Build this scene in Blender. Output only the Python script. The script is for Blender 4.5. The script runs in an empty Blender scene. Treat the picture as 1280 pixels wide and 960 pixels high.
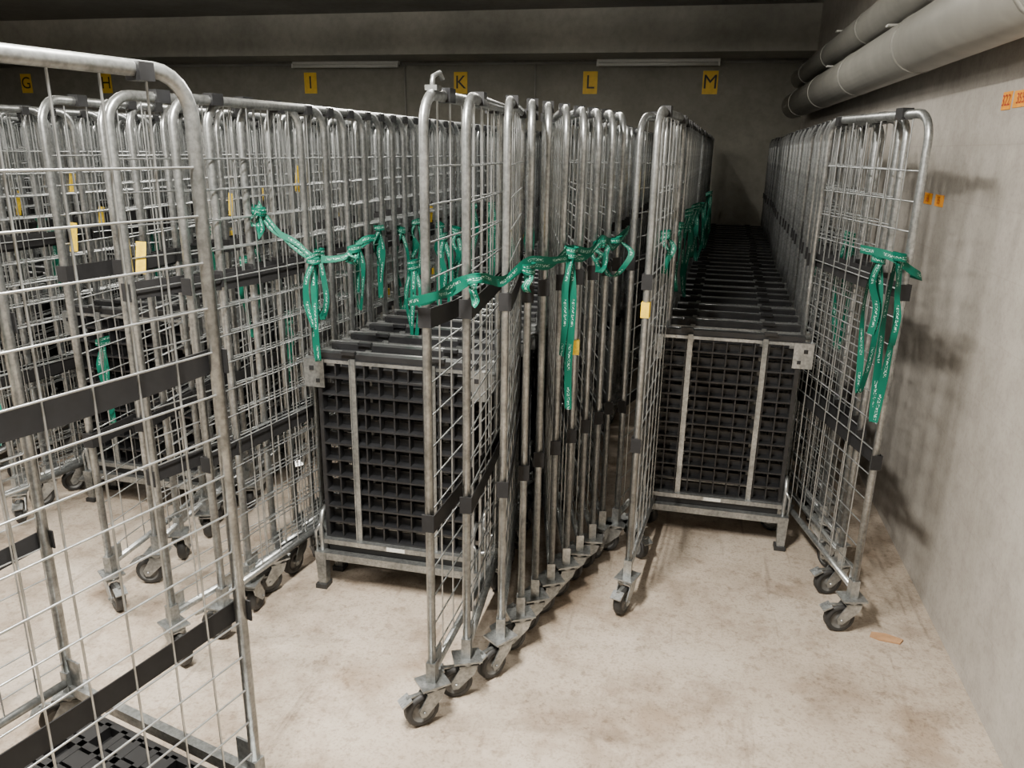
import bpy, math, random
from mathutils import Vector, Matrix, Quaternion
random.seed(7)
scene = bpy.context.scene

# ------------------------------------------------------------------ materials
def new_mat(name):
    m = bpy.data.materials.new(name); m.use_nodes = True
    nt = m.node_tree
    return m, nt, nt.nodes['Principled BSDF']
def N(nt, t, **kw):
    n = nt.nodes.new(t)
    for k, v in kw.items(): setattr(n, k, v)
    return n
def ramp(nt, fac, stops):
    r = N(nt, 'ShaderNodeValToRGB')
    cr = r.color_ramp
    while len(cr.elements) < len(stops): cr.elements.new(0.5)
    for e, (p, c) in zip(cr.elements, stops):
        e.position = p; e.color = (*c, 1)
    nt.links.new(fac, r.inputs[0]); return r.outputs[0]
def noise(nt, vec, scale, detail=4, rough=.55):
    n = N(nt, 'ShaderNodeTexNoise'); n.inputs['Scale'].default_value = scale
    n.inputs['Detail'].default_value = detail; n.inputs['Roughness'].default_value = rough
    if vec is not None: nt.links.new(vec, n.inputs['Vector'])
    return n.outputs['Fac']
def mix(nt, a, b, fac, mode='MIX'):
    m = N(nt, 'ShaderNodeMix', data_type='RGBA', blend_type=mode)
    if isinstance(fac, (int, float)): m.inputs[0].default_value = fac
    else: nt.links.new(fac, m.inputs[0])
    for i, s in ((6, a), (7, b)):
        if isinstance(s, tuple): m.inputs[i].default_value = (*s, 1)
        else: nt.links.new(s, m.inputs[i])
    return m.outputs[2]
def bump(nt, bs, h, strength, dist=.01):
    b = N(nt, 'ShaderNodeBump'); b.inputs['Strength'].default_value = strength
    b.inputs['Distance'].default_value = dist
    nt.links.new(h, b.inputs['Height']); nt.links.new(b.outputs[0], bs.inputs['Normal'])

def simple(name, col, rough=.5, metal=0., var=.25, scale=25):
    m, nt, b = new_mat(name)
    tc = N(nt, 'ShaderNodeTexCoord')
    f = noise(nt, tc.outputs['Object'], scale)
    dark = tuple(c*(1-var) for c in col); light = tuple(min(1, c*(1+var)) for c in col)
    nt.links.new(ramp(nt, f, [(.3, dark), (.7, light)]), b.inputs['Base Color'])
    b.inputs['Roughness'].default_value = rough; b.inputs['Metallic'].default_value = metal
    return m

# galvanised steel
m_steel, nt, b = new_mat('galvanised_steel')
tc = N(nt, 'ShaderNodeTexCoord'); oi = N(nt, 'ShaderNodeObjectInfo')
f1 = noise(nt, tc.outputs['Object'], 14, 5); f2 = noise(nt, tc.outputs['Object'], 90, 2)
f3 = noise(nt, tc.outputs['Object'], 5, 3)
c1 = ramp(nt, f1, [(.3, (.36, .38, .385)), (.7, (.72, .745, .755))])
c2 = ramp(nt, f2, [(.35, (.6, .6, .6)), (.62, (1, 1, 1))])
c = mix(nt, c1, c2, .75, 'MULTIPLY')
c = mix(nt, c, ramp(nt, f3, [(.35, (.66, .66, .65)), (.6, (1, 1, 1))]), .8, 'MULTIPLY')
c3 = ramp(nt, oi.outputs['Random'], [(0, (.68, .68, .67)), (1, (1, 1, 1))])
nt.links.new(mix(nt, c, c3, 1., 'MULTIPLY'), b.inputs['Base Color'])
b.inputs['Metallic'].default_value = .85
nt.links.new(ramp(nt, f1, [(.3, (.45, .45, .45)), (.7, (.27, .27, .27))]), b.inputs['Roughness'])

m_wire = simple('zinc_wire', (.46, .48, .485), .32, .9, .25)
m_black = simple('black_plastic', (.014, .0145, .016), .36, 0, .35)
m_deck = simple('black_deck', (.007, .007, .008), .5, 0, .3)
m_band = simple('black_elastic_band', (.006, .006, .007), .75, 0, .3, 60)
m_tyre = simple('black_rubber_tyre', (.025, .025, .025), .6, 0, .3)
m_hub = simple('castor_hub', (.14, .14, .135), .5, .2, .2)
m_yellow = simple('yellow_label', (.80, .54, .02), .5, 0, .2, 70)
m_signy = simple('yellow_sign', (.85, .55, .03), .5, 0, .1)
m_orange = simple('orange_label', (.85, .33, .01), .5, 0, .1)
m_ink = simple('black_ink', (.01, .01, .01), .5)
m_redink = simple('red_ink', (.4, .02, .02), .5)
m_pipe = simple('grey_pipe_cladding', (.29, .285, .26), .45, .1, .15, 6)
m_card = simple('brown_cardboard', (.42, .24, .12), .8, 0, .2)
m_fix = simple('white_enamel', (.8, .8, .76), .4, 0, .05)
m_paper = simple('white_label', (.7, .7, .66), .5, 0, .15, 80)

# green lashing strap with printed lettering
m_strap, nt, b = new_mat('green_strap')
uv = N(nt, 'ShaderNodeUVMap'); uv.uv_map = 'UVMap'
sep = N(nt, 'ShaderNodeSeparateXYZ'); nt.links.new(uv.outputs[0], sep.inputs[0])
mp = N(nt, 'ShaderNodeMapping'); mp.inputs['Scale'].default_value = (230, 5, 1)
nt.links.new(uv.outputs[0], mp.inputs[0])
f = noise(nt, mp.outputs[0], 1.0, 0)
g = N(nt, 'ShaderNodeMath', operation='GREATER_THAN'); g.inputs[1].default_value = .56; nt.links.new(f, g.inputs[0])
c = N(nt, 'ShaderNodeMath', operation='COMPARE'); c.inputs[1].default_value = .5; c.inputs[2].default_value = .17
nt.links.new(sep.outputs['Y'], c.inputs[0])
wv_ = N(nt, 'ShaderNodeMath', operation='FRACT'); sc = N(nt, 'ShaderNodeMath', operation='MULTIPLY'); sc.inputs[1].default_value = 7
nt.links.new(sep.outputs['X'], sc.inputs[0]); nt.links.new(sc.outputs[0], wv_.inputs[0])
lt = N(nt, 'ShaderNodeMath', operation='LESS_THAN'); lt.inputs[1].default_value = .6; nt.links.new(wv_.outputs[0], lt.inputs[0])
mm = N(nt, 'ShaderNodeMath', operation='MULTIPLY'); nt.links.new(g.outputs[0], mm.inputs[0]); nt.links.new(c.outputs[0], mm.inputs[1])
mm2 = N(nt, 'ShaderNodeMath', operation='MULTIPLY'); nt.links.new(mm.outputs[0], mm2.inputs[0]); nt.links.new(lt.outputs[0], mm2.inputs[1])
nt.links.new(mix(nt, (.001, .10, .064), (.35, .5, .45), mm2.outputs[0]), b.inputs['Base Color'])
b.inputs['Roughness'].default_value = .6; b.inputs['Specular IOR Level'].default_value = .2

# floor
m_floor, nt, b = new_mat('concrete_floor')
tc = N(nt, 'ShaderNodeTexCoord'); v = tc.outputs['Object']
a = noise(nt, v, 1.3, 6, .6); d = noise(nt, v, 5, 8, .7); s = noise(nt, v, 130, 2); e = noise(nt, v, 34, 5, .7)
c1 = ramp(nt, a, [(.3, (.35, .29, .23)), (.52, (.475, .405, .33)), (.75, (.56, .495, .42))])
c2 = ramp(nt, d, [(.34, (.55, .50, .46)), (.5, (.92, .91, .90)), (.62, (1, 1, 1))])
c = mix(nt, c1, c2, .75, 'MULTIPLY')
c = mix(nt, c, ramp(nt, s, [(.3, (.62, .6, .58)), (.5, (1, 1, 1))]), .7, 'MULTIPLY')
c = mix(nt, c, ramp(nt, e, [(.36, (.6, .56, .52)), (.46, (1, 1, 1))]), .65, 'MULTIPLY')
st = noise(nt, v, 2.3, 4, .6)
c = mix(nt, c, ramp(nt, st, [(.56, (1, 1, 1)), (.68, (.58, .51, .44))]), .75, 'MULTIPLY')
mp = N(nt, 'ShaderNodeMapping'); mp.inputs['Scale'].default_value = (16, 1.1, 1); mp.inputs['Rotation'].default_value = (0, 0, .25)
nt.links.new(v, mp.inputs[0])
sk = noise(nt, mp.outputs[0], 1.0, 5, .65)   # wheel scuffs
c = mix(nt, c, ramp(nt, sk, [(.30, (.55, .52, .5)), (.40, (1, 1, 1))]), .7, 'MULTIPLY')
nt.links.new(c, b.inputs['Base Color'])
nt.links.new(ramp(nt, d, [(.3, (.36, .36, .36)), (.7, (.58, .58, .58))]), b.inputs['Roughness'])
bump(nt, b, d, .25, .006)

def concrete(name, lo, hi, blocks=None, rough=.8):
    m, nt, b = new_mat(name)
    tc = N(nt, 'ShaderNodeTexCoord'); v = tc.outputs['Object']
    a = noise(nt, v, 1.1, 6, .6); d = noise(nt, v, 14, 5, .7)
    c = ramp(nt, a, [(.3, lo), (.7, hi)])
    c = mix(nt, c, ramp(nt, d, [(.3, (.76, .75, .74)), (.6, (1, 1, 1))]), .8, 'MULTIPLY')
    if blocks:
        sp = N(nt, 'ShaderNodeSeparateXYZ'); nt.links.new(v, sp.inputs[0])
        cb = N(nt, 'ShaderNodeCombineXYZ')
        nt.links.new(sp.outputs[blocks], cb.inputs[0]); nt.links.new(sp.outputs['Z'], cb.inputs[1])
        br = N(nt, 'ShaderNodeTexBrick'); nt.links.new(cb.outputs[0], br.inputs['Vector'])
        br.inputs['Scale'].default_value = 1; br.inputs['Brick Width'].default_value = .6
        br.inputs['Row Height'].default_value = .2; br.inputs['Mortar Size'].default_value = .003
        br.inputs['Mortar Smooth'].default_value = .6
        br.inputs['Color1'].default_value = (1, 1, 1, 1); br.inputs['Color2'].default_value = (.965, .965, .96, 1)
        br.inputs['Mortar'].default_value = (.9, .89, .88, 1)
        c = mix(nt, c, br.outputs['Color'], .8, 'MULTIPLY')
        fine = noise(nt, v, 70, 3, .6)
        c = mix(nt, c, ramp(nt, fine, [(.35, (.86, .85, .84)), (.5, (1, 1, 1))]), .7, 'MULTIPLY')
        bump(nt, b, br.outputs['Fac'], -.15, .004)
    else:
        bump(nt, b, d, .3, .006)
    nt.links.new(c, b.inputs['Base Color']); b.inputs['Roughness'].default_value = rough
    return m
m_wallr = concrete('painted_block_wall', (.34, .315, .28), (.47, .44, .40), 'Y')
m_wallb = concrete('rear_concrete', (.19, .185, .155), (.30, .29, .25))
m_beam = concrete('beam_concrete', (.30, .295, .26), (.50, .49, .44))
m_ceil = concrete('ceiling_concrete', (.20, .195, .17), (.32, .31, .28))

# ------------------------------------------------------------------ mesh builder
class MB:
    def __init__(s): s.v = []; s.f = []; s.m = []; s.s = []; s.uv = []; s.mats = []
    def mi(s, mat):
        if mat not in s.mats: s.mats.append(mat)
        return s.mats.index(mat)
    def face(s, idx, mat, smooth=False, uv=None):
        s.f.append(idx); s.m.append(s.mi(mat)); s.s.append(smooth); s.uv.append(uv)
    def box(s, c, size, mat, rot=None):
        c = Vector(c); hx, hy, hz = [x/2 for x in size]; b0 = len(s.v)
        for x, y, z in ((-1,-1,-1),(1,-1,-1),(1,1,-1),(-1,1,-1),(-1,-1,1),(1,-1,1),(1,1,1),(-1,1,1)):
            p = Vector((x*hx, y*hy, z*hz))
            if rot is not None: p = rot @ p
            s.v.append(c+p)
        for q in ((0,3,2,1),(4,5,6,7),(0,1,5,4),(1,2,6,5),(2,3,7,6),(3,0,4,7)):
            s.face([b0+i for i in q], mat)
    def tube(s, path, r, mat, sides=6, r2=None, ref=None, caps=True):
        path = [Vector(p) for p in path]; n = len(path); r2 = r2 or r
        t0 = (path[1]-path[0]).normalized()
        ref = Vector(ref) if ref else (Vector((0,0,1)) if abs(t0.z) < .9 else Vector((1,0,0)))
        nrm = (ref - t0*ref.dot(t0)).normalized(); prev = t0; b0 = len(s.v)
        for i, p in enumerate(path):
            if i == 0: t = t0
            elif i == n-1: t = (path[i]-path[i-1]).normalized()
            else: t = ((path[i+1]-path[i]).normalized()+(path[i]-path[i-1]).normalized()).normalized()
            nrm = (prev.rotation_difference(t) @ nrm); nrm = (nrm - t*nrm.dot(t)).normalized(); prev = t
            bn = t.cross(nrm)
            for k in range(sides):
                a = 2*math.pi*(k+.5)/sides
                s.v.append(p + nrm*(math.cos(a)*r) + bn*(math.sin(a)*r2))
        for i in range(n-1):
            for k in range(sides):
                k2 = (k+1) % sides
                s.face([b0+i*sides+k, b0+i*sides+k2, b0+(i+1)*sides+k2, b0+(i+1)*sides+k], mat, sides > 4)
        if caps:
            s.face([b0+k for k in range(sides)][::-1], mat)
            s.face([b0+(n-1)*sides+k for k in range(sides)], mat)
    def revolve(s, c, axis, prof, mats, seg=20):
        axis = Vector(axis).normalized(); c = Vector(c)
        u = axis.orthogonal().normalized(); w = axis.cross(u); b0 = len(s.v); n = len(prof)
        for k in range(seg):
            a = 2*math.pi*k/seg
            for (h, r) in prof: s.v.append(c+axis*h+(u*math.cos(a)+w*math.sin(a))*r)
        for k in range(seg):
            k2 = (k+1) % seg
            for j in range(n-1):
                s.face([b0+k*n+j, b0+k2*n+j, b0+k2*n+j+1, b0+k*n+j+1], mats[j], True)
    def prism(s, pts, thick, mat):
        th = Vector(thick)/2; n = len(pts); b0 = len(s.v)
        for p in pts: s.v.append(Vector(p)-th)
        for p in pts: s.v.append(Vector(p)+th)
        s.face(list(range(b0, b0+n))[::-1], mat); s.face(list(range(b0+n, b0+2*n)), mat)
        for i in range(n):
            j = (i+1) % n; s.face([b0+i, b0+j, b0+n+j, b0+n+i], mat)
    def ribbon(s, pts, width, wvecs, mat, sub=7):
        pts = [Vector(p) for p in pts]; n = len(pts)
        if isinstance(wvecs, tuple): wvecs = [wvecs]*n
        wv = [Vector(w).normalized() for w in wvecs]
        P = []; W = []
        g = lambda a, i: a[max(0, min(n-1, i))]
        for i in range(n-1):
            for k in range(sub):
                t = k/sub
                p0, p1, p2, p3 = g(pts,i-1), g(pts,i), g(pts,i+1), g(pts,i+2)
                P.append(.5*((2*p1)+(p2-p0)*t+(2*p0-5*p1+4*p2-p3)*t*t+(3*p1-p0-3*p2+p3)*t**3))
                W.append(wv[i].lerp(wv[i+1], t))
        P.append(pts[-1]); W.append(wv[-1])
        L = 0; b0 = len(s.v)
        for i, p in enumerate(P):
            s.v.append(p-W[i]*width/2); s.v.append(p+W[i]*width/2)
        for i in range(len(P)-1):
            L2 = L+(P[i+1]-P[i]).length
            s.face([b0+2*i, b0+2*i+1, b0+2*i+3, b0+2*i+2], mat, True, [(L,0),(L,1),(L2,1),(L2,0)])
            L = L2
    def mesh(s, name):
        me = bpy.data.meshes.new(name); me.from_pydata([tuple(v) for v in s.v], [], s.f)
        for m in s.mats: me.materials.append(m)
        me.polygons.foreach_set('material_index', s.m); me.polygons.foreach_set('use_smooth', s.s)
        if any(s.uv):
            ul = me.uv_layers.new(name='UVMap')
            for p, u in zip(me.polygons, s.uv):
                if u:
                    for li, c in zip(p.loop_indices, u): ul.data[li].uv = c
        me.update(); return me
    def obj(s, name, loc=(0,0,0), rz=0):
        o = bpy.data.objects.new(name, s.mesh(name)); scene.collection.objects.link(o)
        o.location = loc; o.rotation_euler = (0, 0, rz); return o

# ------------------------------------------------------------------ roll cage parts
TOP = 1.72
def castor(mb, x, y, yaw, seg=18):
    R = Matrix.Rotation(yaw, 3, 'Z')
    P = lambda a, b_, c: Vector((x, y, 0)) + R @ Vector((a, b_, c))
    mb.box(P(0, 0, .131), (.085, .07, .006), m_steel, R)
    mb.revolve(P(0, 0, .108), (0, 0, 1), [(0, .0), (0, .024), (.02, .028), (.02, 0)], [m_steel]*3, 12)
    for sd in (-1, 1):
        pts = [P(-.03, sd*.023, .112), P(.022, sd*.023, .112), P(.052, sd*.023, .06), P(.045, sd*.023, .038), P(.03, sd*.023, .038), P(-.02, sd*.023, .085)]
        mb.prism(pts, R @ Vector((0, .004, 0)), m_steel)
    mb.box(P(-.002, 0, .112), (.055, .05, .005), m_steel, R)
    c = P(.035, 0, .052)
    h = .0155
    mb.revolve(c, R @ Vector((0, 1, 0)),
        [(-h*.8, 0), (-h*.8, .012), (-h*.55, .014), (-h*.55, .032), (-h, .035), (-h, .046), (-h*.6, .052), (h*.6, .052), (h, .046), (h, .035), (h*.55, .032), (h*.55, .014), (h*.8, .012), (h*.8, 0)],
        [m_steel, m_hub, m_hub, m_hub, m_tyre, m_tyre, m_tyre, m_tyre, m_tyre, m_hub, m_hub, m_hub, m_steel], seg)
    mb.tube([P(.035, -.03, .052), P(.035, .03, .052)], .005, m_steel, 6)
    mb.box(P(.085, 0, .095), (.035, .04, .006), m_steel, R @ Matrix.Rotation(.5, 3, 'Y'))
    mb.box(P(.055, 0, .103), (.05, .012, .005), m_steel, R)

def panel(mb, pf, pb, side, nv=6, tag=0, bands=(1.2, .64), castors=True, bandout=1, yaws=None, hook=False):
    """pf front post xy, pb rear post xy"""
    a = Vector((pf[0], pf[1], 0)); b_ = Vector((pb[0], pb[1], 0)); d = b_-a; L = d.length; d.normalize()
    n = Vector((-d.y, d.x, 0))*side
    Z = Vector((0, 0, 1)); rad = .075
    P = lambda s_, z, o=0: a+d*s_+Z*z+n*o
    path = [P(0, .135), P(0, TOP-rad)]
    for k in range(1, 6):
        t = math.pi/2*k/6; path.append(P(rad*(1-math.cos(t)), TOP-rad+rad*math.sin(t)))
    path += [P(rad, TOP), P(L-rad, TOP)]
    for k in range(1, 6):
        t = math.pi/2*k/6; path.append(P(L-rad+rad*math.sin(t), TOP-rad+rad*math.cos(t)))
    path += [P(L, TOP-rad), P(L, .135)]
    mb.tube(path, .0145, m_steel, 8, r2=.0115, ref=tuple(d))
    mb.tube([P(0, .165), P(L, .165)], .012, m_steel, 8)
    z = .225; k = 0
    while z < 1.56:
        mb.tube([P(.0, z, .004), P(L, z, .004)], .0024, m_wire, 5, caps=False); z += .0888
    for i in range(1, nv+1):
        s_ = L*i/(nv+1)
        bow = random.uniform(-.006, .006)
        mb.tube([P(s_, .165, -.001), P(s_+bow, .9, -.001), P(s_, TOP, -.001)], .0024, m_wire, 5, caps=False)
    rot = Matrix((d, n, Z)).transposed()
    for zb in bands:
        sag = random.uniform(.0, .02)
        for q in range(4):      # band in four slightly sagging lengths
            s0 = -.014+(L+.028)*q/4; s1 = -.014+(L+.028)*(q+1)/4
            f_ = lambda s_: zb-sag*math.sin(math.pi*max(0, min(1, s_/L)))
            mb.prism([P(s0, f_(s0)-.025, bandout*.016), P(s1, f_(s1)-.025, bandout*.016), P(s1, f_(s1)+.025, bandout*.016), P(s0, f_(s0)+.025, bandout*.016)], n*.003, m_band)
        for s_ in (-.014, L+.014):
            mb.box(P(s_, zb, 0), (.004, .034, .05), m_band, rot)
    mb.box(P(rad+.09, TOP+.003, 0), (.045, .034, .034), m_black, rot)
    mb.box(P(L-.1, TOP-.005, 0), (.03, .036, .03), m_black, rot)
    if hook:
        mb.box(P(.07, TOP+.014, 0), (.035, .03, .012), m_steel, rot)
        mb.tube([P(.06, TOP+.01, 0), P(.07, TOP+.04, .0), P(.10, TOP+.05, .005), P(.11, TOP+.035, .01)], .006, m_steel, 8)
    for s_ in (0.0, L):
        mb.box(P(s_, .165, .0), (.03, .028, .07), m_steel, rot)
    mb.box(P(.03, .2, .008), (.05, .004, .05), m_steel, rot)
    if castors:
        yaw = math.atan2(d.y, d.x)
        y1, y2 = yaws if yaws else (yaw+random.choice([math.pi, 2.6, -2.3, .3, 1.7]), yaw+random.choice([math.pi, 2.4, 0, -.6]))
        castor(mb, P(0, 0).x, P(0, 0).y, y1)
        castor(mb, P(L, 0).x, P(L, 0).y, y2)
    if tag == 1:
        mb.box(P(.05, random.uniform(1.25, 1.5), .007), (.03, .003, .09), m_yellow, rot @ Matrix.Rotation(.15, 3, 'Y'))
    if tag == 2:
        mb.box(P(0, random.uniform(.9, 1.4), -.0), (.032, .027, .05), m_yellow, rot)
    if tag == 3:
        mb.box(P(L*.35, 1.4, .007), (.03, .003, .10), m_paper, rot @ Matrix.Rotation(.1, 3, 'Y'))

def folded_base(mb, w=.54):
    z0, z1 = .20, .885
    nx, nz = 10, 11
    for i in range(nx+1):
        mb.box((-w/2+w*i/nx, 0, (z0+z1)/2), (.005, .04, z1-z0), m_black)
    for j in range(nz+1):
        mb.box((0, -.003, z0+(z1-z0)*j/nz), (w, .042, .007), m_black)
    for i in range(nx):
        for j in range(nz):
            cx = -w/2+w*(i+.5)/nx; cz = z0+(z1-z0)*(j+.5)/nz
            mb.box((cx, .016, cz-.014), (w/nx*.9, .005, (z1-z0)/nz*.42), m_black)
    for x in (-w/2-.006, w/2+.006): mb.box((x, 0, (z0+z1)/2), (.014, .046, z1-z0+.02), m_black)
    for x in (-w*.27, w*.27):
        mb.box((x, -.028, (z0+z1)/2), (.02, .008, z1-z0+.02), m_steel)
        mb.box((x-.009, -.034, (z0+z1)/2), (.003, .008, z1-z0+.02), m_steel)
    mb.box((0, 0, z1+.014), (w+.05, .034, .022), m_black)
    mb.box((0, -.022, z1-.004), (w*.94, .006, .012), m_steel)
    mb.tube([(-w/2-.05, .024, z1+.016), (w/2+.05, .024, z1+.016)], .0105, m_steel, 8)
    for sx in (-1, 1):
        mb.box((sx*(w/2+.022), -.028, z1-.05), (.075, .004, .1), m_steel)
        mb.box((sx*(w/2+.058), -.012, z1-.05), (.004, .035, .1), m_steel)
        mb.box((sx*(w/2+.022), -.012, z1+.001), (.075, .035, .004), m_steel)
        mb.box((sx*(w/2+.03), -.0315, z1-.03), (.016, .003, .016), m_black)
        mb.box((sx*(w/2+.008), -.0315, z1-.075), (.014, .003, .014), m_black)
        mb.box((sx*w*.30, -.02, z1+.03), (.05, .02, .012), m_black)
    mb.box((0, -.022, z0-.012), (w+.06, .05, .018), m_steel)
    mb.box((0, -.0475, z0-.012), (.07, .002, .014), m_paper)
    mb.box((0, -.05, z0-.065), (w+.02, .03, .028), m_steel)
    mb.box((0, -.03, z0-.04), (w+.0, .004, .03), m_deck)
    for sx in (-1, 1):
        x = sx*(w/2+.022)
        mb.tube([(x, -.03, .09), (x, -.045, .16), (x, -.05, .25), (x, -.03, .30), (x, .0, .31)], .009, m_steel, 8)
        mb.tube([(x+sx*.018, -.05, .14), (x+sx*.018, -.055, .23), (x, -.05, .26)], .006, m_steel, 6)
        mb.prism([(x-.022, -.05, .15), (x+.022, -.05, .15), (x+.018, -.05, .012), (x-.012, -.05, .012)], (0, .035, 0), m_steel)
        mb.box((x, -.05, .009), (.044, .05, .018), m_tyre)

cache = {}
def cage_mesh(lf, lb, rf, rb, tag=0, ly=None, ry=None, hook=False):
    key = (lf, lb, rf, rb, tag)
    if key in cache and not ly and not ry: return cache[key]
    mb = MB()
    panel(mb, lf, lb, 1, tag=tag % 4, yaws=ly)
    panel(mb, rf, rb, -1, tag=(tag//4) % 4, yaws=ry, hook=hook)
    folded_base(mb)
    for (q, sx) in ((lb, -1), (rb, 1)):
        mb.tube([(sx*.29, .015, .18), (q[0], q[1], .18)], .01, m_steel, 6)
        mb.tube([(sx*.29, .015, .86), (q[0], q[1], .86)], .007, m_steel, 6)
    me = mb.mesh('roll_cage'); cache[key] = me; return me

def rd(p): return (round(p[0], 2), round(p[1], 2))
def add_row(cx, y0, yend, dy, lf, lb, rf, rb, drift=.0, custom=None):
    i = 0; y = y0
    while y < yend:
        L1, L2, R1, R2 = lf, lb, rf, rb; x = cx+drift*i; yy = y; rz = random.uniform(-.025, .025); ly = ry = None; hook = False
        tag = random.choice([0, 0, 0, 1, 1, 2, 4, 0, 3, 5, 0, 8])
        if custom and i < len(custom) and custom[i]:
            c = custom[i]; L1 = c.get('lf', L1); L2 = c.get('lb', L2); R1 = c.get('rf', R1); R2 = c.get('rb', R2)
            x += c.get('dx', 0); yy += c.get('dy', 0); rz = c.get('rz', 0); tag = c.get('tag', tag)
            ly = c.get('ly'); ry = c.get('ry'); hook = c.get('hook', False)
            if 'RF' in c: R1 = (c['RF'][0]-x, c['RF'][1]-yy)
        elif i < 10:
            j = lambda p, s: (p[0]+random.uniform(-s, s), p[1]+random.uniform(-s, s)*1.4)
            L1, R1 = j(L1, .022), j(R1, .022)
        else:
            tag = random.choice([0, 0, 1, 2, 0]); x += random.uniform(-.012, .012)
        me = cage_mesh(rd(L1), rd(L2), rd(R1), rd(R2), tag, ly, ry, hook)
        o = bpy.data.objects.new('roll_cage', me); scene.collection.objects.link(o)
        o.location = (x, yy, 0); o.rotation_euler = (0, 0, rz)
        y += dy*random.uniform(.8, 1.2); i += 1

pi = math.pi
add_row(.17, 3.15, 8.1, .19, (-.31, -.62), (-.24, .06), (.46, -.55), (.31, .11), drift=.007,
        custom=[dict(lf=(-.30, -.66), lb=(-.24, .03), rf=(.475, -.60), rb=(.30, .10), tag=2, ly=(-1.9, 2.5), ry=(-2.9, 2.6)),
                dict(lf=(-.385, -.45), lb=(-.25, .06), tag=0, ry=(-2.8, 2.6))])
cus = [dict(lf=(-.545, -.57), lb=(-.37, .12), rf=(.345, -.63), rb=(.35, .06), tag=1, ly=(-.5, 2.), ry=(-2.4, 1.4), hook=True),
       dict(RF=(-.56, 1.90), rb=(.335, .08), tag=0, ry=(-2.7, 1.4)), dict(RF=(-.485, 2.03), rb=(.34, .10), tag=0, ry=(-2.2, 1.4))]
for k, q in enumerate([(-.455, 2.16), (-.425, 2.28), (-.39, 2.40), (-.36, 2.52), (-.33, 2.63), (-.295, 2.74), (-.27, 2.86)]):
    cus.append(dict(RF=q, rb=(.34+.008*k, .10), rz=0, tag=[4, 0, 1, 8, 0, 0, 4][k], ry=(random.choice([-2.6, -1.9, -3.0]), 1.5)))
add_row(-.965, 2.4, 8.1, .14, (-.46, -.57), (-.35, .12), (.48, -.55), (.36, .1), drift=.004, custom=cus)
add_row(-2.33, 2.8, 8.1, .16, (-.44, -.62), (-.34, .06), (.43, -.74), (.37, -.06), drift=.002,
        custom=[dict(rf=(.41, -.76), tag=4, ry=(-.6, 1.))])
add_row(-3.6, 2.9, 8.1, .18, (-.45, -.6), (-.34, .1), (.45, -.6), (.34, .1))
add_row(-4.85, 3.3, 8.1, .19, (-.45, -.6), (-.34, .1), (.45, -.6), (.34, .1))
add_row(-6.1, 4.4, 8.1, .19, (-.45, -.6), (-.34, .1), (.45, -.6), (.34, .1))
add_row(-7.35, 5.6, 8.1, .19, (-.45, -.6), (-.34, .1), (.45, -.6), (.34, .1))

# ------------------------------------------------------------------ open roll cage in the foreground
def open_cage():
    mb = MB(); W = .69; D = .62
    panel(mb, (0, -D), (0, 0), -1, nv=6, bands=(1.18, .60), castors=False, bandout=-1)
    panel(mb, (-W, -D), (-W, 0), 1, nv=6, bands=(1.18, .60), castors=False, tag=2)
    castor(mb, 0, -.02, 2.6, 28); castor(mb, 0, -D+.02, 2.8, 28)
    castor(mb, -W-.005, 0, -2.3, 32); castor(mb, -W, -D+.02, 2.5, 28)
    zt = .15; x0, x1 = -W+.11, -.035
    for y in (0, -D): mb.box((-W/2, y, .145), (W, .025, .03), m_steel)
    w = x1-x0; cx = (x0+x1)/2; d = D-.07; cy = -D/2-.015
    mb.box((cx, cy, zt-.03), (w, d, .006), m_deck)
    nx, ny = 9, 7
    for i in range(nx+1): mb.box((cx-w/2+w*i/nx, cy, zt-.012), (.02, d, .03), m_deck)
    for j in range(ny+1): mb.box((cx, cy-d/2+d*j/ny, zt-.012), (w, .018, .03), m_deck)
    for i in range(nx):
        for j in range(ny):
            if (i*3+j) % 4 != 0:
                mb.box((cx-w/2+w*(i+.5)/nx, cy-d/2+d*(j+.5)/ny, zt-.006), (w/nx, d/ny*.55, .016), m_deck)
    for x in (-.03, -W+.03): mb.box((x, -.0, .2), (.05, .006, .08), m_steel)
    return mb
open_cage().obj('roll_cage_open', (-.915, 1.32, 0), -.235)

# ------------------------------------------------------------------ lashing straps
def strap(pts, w, wv, name='lashing_strap', extra=None):
    mb = MB(); mb.ribbon(pts, w, wv, m_strap)
    if extra:
        for e in extra: mb.ribbon(*e, m_strap)
    return mb.obj(name)
def hang(x, y, z, ln, sp=.03, w=.022, tail=True):
    j = lambda s: random.uniform(-s, s)
    def rw(): 
        a = random.uniform(-1.1, 1.1); return (math.cos(a), math.sin(a), j(.15))
    sp = sp*random.uniform(.5, 1.1)
    a = [(x, y-.005, z), (x+sp+j(.012), y-.02, z-ln*.3), (x+sp*.8+j(.015), y-.025+j(.01), z-ln*.7), (x+.006+j(.01), y-.02, z-ln), (x-sp*.5+j(.01), y-.01, z-ln*.75), (x-sp*.7+j(.015), y, z-ln*.35), (x-.004, y+.005, z)]
    ws = [rw() for _ in a]
    ex = []
    if tail:
        l2 = ln*random.uniform(.5, 1.1)
        b = [(x+.01, y-.02, z), (x+j(.015), y-.035, z-l2*.3), (x+j(.02), y-.03, z-l2*.65), (x+j(.02), y-.025, z-l2)]
        ex.append((b, w, [rw() for _ in b]))
    for q in range(2):
        zz = z+j(.012); t = j(.01)
        ex.append(([(x-.020, y-.012, zz-t), (x-.006, y-.032, zz), (x+.016, y-.026, zz+t), (x+.020, y+.006, zz+t), (x-.005, y+.018, zz), (x-.020, y-.012, zz-t)], w*.85, (j(.3), j(.3), 1)))
    return strap(a, w, ws, extra=ex)

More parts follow.
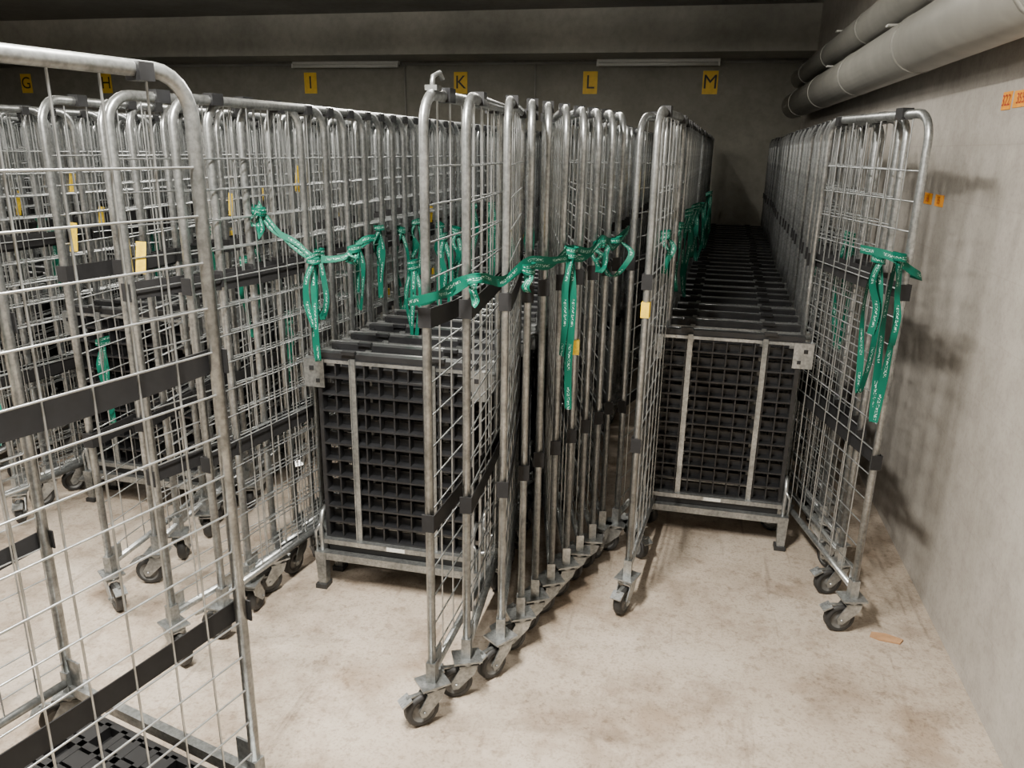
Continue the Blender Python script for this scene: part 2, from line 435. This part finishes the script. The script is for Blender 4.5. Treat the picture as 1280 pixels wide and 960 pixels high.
pts = [(-.66, 1.80, 1.245), (-.655, 1.745, 1.245), (-.60, 1.742, 1.25), (-.575, 1.84, 1.275), (-.525, 1.875, 1.285), (-.49, 1.98, 1.265), (-.44, 2.10, 1.29), (-.40, 2.23, 1.275), (-.37, 2.34, 1.31), (-.33, 2.47, 1.29), (-.30, 2.58, 1.32), (-.26, 2.69, 1.30), (-.23, 2.82, 1.335)]
for rep, (w, o) in enumerate(((.026, 0), (.022, .012))):
    q = [(p[0]+o*.6+random.uniform(-.01, .012), p[1]-o, p[2]+(0 if rep == 0 else random.uniform(-.028, .022))) for p in pts]
    strap(q, w, [(random.uniform(-.4, .4), random.uniform(-.3, .4), 1) for _ in pts])
hang(-.36, 2.35, 1.30, .50, .022)
hang(-.53, 1.87, 1.275, .06, .015, tail=False)
hang(-.44, 2.09, 1.28, .06, .015, tail=False)
hang(-.26, 2.70, 1.31, .13, .06, tail=False)
hang(-.30, 2.58, 1.31, .10, .05)
for k in range(2):
    j = lambda: random.uniform(-.012, .012)
    strap([(-1.36+j(), 2.27, 1.41+j()), (-1.33, 2.28, 1.35+j()), (-1.26+j(), 2.29, 1.29+j()), (-1.19, 2.3, 1.25), (-1.10, 2.32, 1.26+j()), (-1.05, 2.36, 1.30+j()), (-1.03, 2.42, 1.31)], .022, [(j()*30, .4, 1) for _ in range(7)])
hang(-1.36, 2.27, 1.41, .10, .015)
hang(-1.19, 2.29, 1.25, .34, .012)
hang(-1.07, 2.34, 1.28, .05, .02)
spots = [(-1.34, 2.62, 1.22, .3), (-1.33, 2.95, 1.2, .36), (-1.3, 3.1, 1.25, .34), (-1.3, 3.35, 1.25, .4), (-1.28, 3.5, 1.24, .3), (-1.26, 3.8, 1.25, .4), (-1.2, 4.2, 1.25, .35), (-1.2, 4.6, 1.25, .35),
         (-1.02, 2.75, 1.22, .34), (-1.0, 3.05, 1.22, .30), (-1.02, 3.3, 1.25, .35), (-.95, 3.7, 1.25, .35), (-.93, 3.9, 1.25, .35), (-.9, 4.3, 1.25, .35),
         (-1.86, 2.7, 1.25, .3), (-1.9, 3.1, 1.2, .35), (-1.88, 3.6, 1.25, .3), (-1.85, 4.2, 1.25, .3), (-2.75, 2.5, 1.2, .35), (-2.76, 2.9, 1.2, .35), (-2.7, 3.5, 1.2, .35), (-3.1, 2.6, 1.2, .4), (-3.1, 3.2, 1.2, .4), (-3.1, 3.9, 1.2, .4), (-4.1, 3.2, 1.2, .4), (-4.3, 4.0, 1.2, .4),
         (-1.47, 2.35, 1.2, .33), (-1.42, 2.5, 1.05, .3), (-2.0, 2.25, .9, .3),
         (-.10, 2.95, 1.28, .16), (-.06, 3.3, 1.3, .25), (-.03, 3.7, 1.3, .35), (.0, 4.2, 1.3, .35), (.03, 4.8, 1.3, .4), (.08, 5.4, 1.3, .4), (.55, 3.9, 1.25, .3), (.6, 3.3, 1.28, .4)]
for (x, y, z, l) in spots: hang(x, y, z+random.uniform(-.05, .05), l*random.uniform(.7, 1.2), .03)
hang(.605, 2.52, 1.31, .52, .03, .026)
strap([(.53, 2.70, 1.31), (.585, 2.53, 1.31), (.64, 2.515, 1.275), (.685, 2.55, 1.25), (.67, 2.62, 1.25)], .026, [(0, .2, 1), (.3, .1, 1), (0, .1, 1), (-.3, .1, 1), (0, .1, 1)])
hang(.565, 2.60, 1.30, .44, .02)
hang(-1.58, 1.42, 1.2, .3)

# ------------------------------------------------------------------ room shell
XL, XR, YB, YF, H = -9.2, .95, 8.5, -2.2, 2.88
def slab(name, c, s, mat):
    mb = MB(); mb.box((0, 0, 0), s, mat); return mb.obj(name, c)
slab('floor', ((XL+XR)/2, (YB+YF)/2, -.05), (XR-XL+.4, YB-YF+.4, .1), m_floor)
slab('ceiling', ((XL+XR)/2, (YB+YF)/2, H+.05), (XR-XL+.4, YB-YF+.4, .1), m_ceil)
slab('wall_right', (XR+.1, (YB+YF)/2, H/2), (.2, YB-YF, H), m_wallr)
slab('wall_back', ((XL+XR)/2, YB+.1, H/2), (XR-XL+.4, .2, H), m_wallb)
slab('wall_left', (XL-.1, (YB+YF)/2, H/2), (.2, YB-YF, H), m_wallb)
slab('wall_front', ((XL+XR)/2, YF-.1, H/2), (XR-XL+.4, .2, H), m_wallr)
slab('downstand_beam_1', ((XL+XR)/2, 8.2, (2.49+H)/2), (XR-XL, .6, H-2.49), m_beam)   # concrete down-stand beam

for nm, x, z, r in (('insulated_pipe', .80, 2.02, .11), ('insulated_pipe', .83, 2.25, .085)):
    y1 = 7.85
    mb = MB(); mb.tube([(x, YF+.05, z), (x, y1, z)], r, m_pipe, 28)
    y = YF+.7
    while y < y1-.2:
        mb.revolve((x, y, z), (0, 1, 0), [(-.012, r), (-.012, r+.003), (.012, r+.003), (.012, r)], [m_pipe]*3, 28); y += 1.25
    for yb in (3.9, 5.6):
        mb.box((x, yb, z+r+.006), (.12, .05, .008), m_fix)
    mb.obj(nm)

for ch, x in (('G', -8.14), ('H', -7.0), ('I', -4.33), ('K', -2.57), ('L', -1.17), ('M', .04)):
    mb = MB(); mb.box((0, 0, 0), (.15, .006, .22), m_signy)
    o = mb.obj('bay_sign', (x, YB-.004, 2.27))
    cu = bpy.data.curves.new('letter', 'FONT'); cu.body = ch; cu.size = .19; cu.align_x = 'CENTER'; cu.align_y = 'CENTER'
    cu.materials.append(m_ink)
    t = bpy.data.objects.new('letter', cu); scene.collection.objects.link(t); t.parent = o
    t.location = (0, -.005, 0); t.rotation_euler = (math.pi/2, 0, 0)

def wall_label(y, z, w, h, txt):
    mb = MB(); mb.box((0, 0, 0), (.003, w, h), m_orange)
    o = mb.obj('wall_label', (XR-.0015, y, z))
    cu = bpy.data.curves.new('digits', 'FONT'); cu.body = txt; cu.size = h*.9; cu.align_x = 'CENTER'; cu.align_y = 'CENTER'; cu.materials.append(m_redink)
    t = bpy.data.objects.new('digits', cu); scene.collection.objects.link(t); t.parent = o
    t.location = (-.003, 0, 0); t.rotation_euler = (math.pi/2, 0, -math.pi/2)
wall_label(2.93, 1.775, .075, .055, '322'); wall_label(2.81, 1.775, .12, .05, '355')
wall_label(3.63, 1.43, .11, .045, '36'); wall_label(3.47, 1.43, .11, .045, '35')

for x0, x1 in ((-4.5, -3.25), (-1.1, .12)):
    mb = MB(); L = x1-x0
    mb.box((0, 0, .02), (L, .06, .035), m_fix)
    mb.tube([(-L/2+.02, -.04, -.012), (L/2-.02, -.04, -.012)], .02, m_fix, 10)
    for s in (-1, 1): mb.box((s*(L/2-.01), -.035, -.008), (.02, .04, .045), m_fix)
    mb.obj('batten_lamp', ((x0+x1)/2, YB-.05, 2.45))
mb = MB()
for a, b_ in ((-8.8, -4.52), (-3.23, -1.12), (.14, .9)): mb.tube([(a, YB-.012, 2.46), (b_, YB-.012, 2.46)], .012, m_pipe, 8)
for x in (-3.2, -1.75): mb.tube([(x, YB-.012, 2.46), (x, YB-.012, 1.4)], .009, m_pipe, 8)
mb.obj('cable_conduit')

mb = MB(); mb.prism([(-.05, -.015, .004), (-.02, -.025, .004), (.045, -.018, .004), (.055, .01, .004), (.0, .022, .004), (-.045, .012, .004)], (0, 0, .006), m_card)
mb.obj('cardboard_scrap', (.763, 2.53, 0), -.2)

# ------------------------------------------------------------------ lamps (suspended battens radiating down and up)
def tube_lamp(x, y, power, up=.35, L=1.3, col=(1, .95, .865), along='X'):
    zl = H-.28
    mb = MB(); mb.box((0, 0, 0), (L+.1, .12, .03), m_fix)
    for sx in (-1, 1): mb.tube([(sx*L*.4, 0, .015), (sx*L*.4, 0, .28)], .004, m_steel, 6)
    o = mb.obj('ceiling_lamp', (x, y, zl))
    if along == 'Y': o.rotation_euler = (0, 0, pi/2)
    for nm, e, zz, rx in (('tube_down', power*(1-up), -.03, 0), ('tube_up', power*up, .03, pi)):
        l = bpy.data.lights.new(nm, 'AREA'); l.shape = 'RECTANGLE'; l.size = L; l.size_y = .08
        l.energy = e; l.color = col
        lo = bpy.data.objects.new(nm, l); scene.collection.objects.link(lo); lo.parent = o; lo.location = (0, 0, zz); lo.rotation_euler = (rx, 0, 0)
tube_lamp(-.75, 1.0, 260, up=.15, along='Y', L=.9)
tube_lamp(-3.2, 1.5, 170, up=.2)
tube_lamp(-1.2, 4.4, 180, up=.5)
tube_lamp(-4.6, 4.4, 220, up=.5)
tube_lamp(-6.5, 1.8, 80)
w = bpy.data.worlds.new('world'); scene.world = w; w.use_nodes = True
w.node_tree.nodes['Background'].inputs[0].default_value = (.9, .95, 1, 1); w.node_tree.nodes['Background'].inputs[1].default_value = .1

# ------------------------------------------------------------------ camera
th = math.radians(12.9); p = math.radians(17.0); ro = math.radians(1.0)
fw = Vector((-math.sin(th)*math.cos(p), math.cos(th)*math.cos(p), -math.sin(p)))
rt = Vector((math.cos(th), math.sin(th), 0)); up = rt.cross(fw)
rt2 = rt*math.cos(ro)+up*math.sin(ro); up2 = rt2.cross(fw)
M = Matrix((rt2, up2, -fw)).transposed().to_4x4(); M.translation = Vector((0, 0, 1.6))
cd = bpy.data.cameras.new('camera'); cd.lens = 27.03; cd.sensor_width = 36; cd.clip_start = .05
co = bpy.data.objects.new('camera', cd); scene.collection.objects.link(co); co.matrix_world = M
scene.camera = co
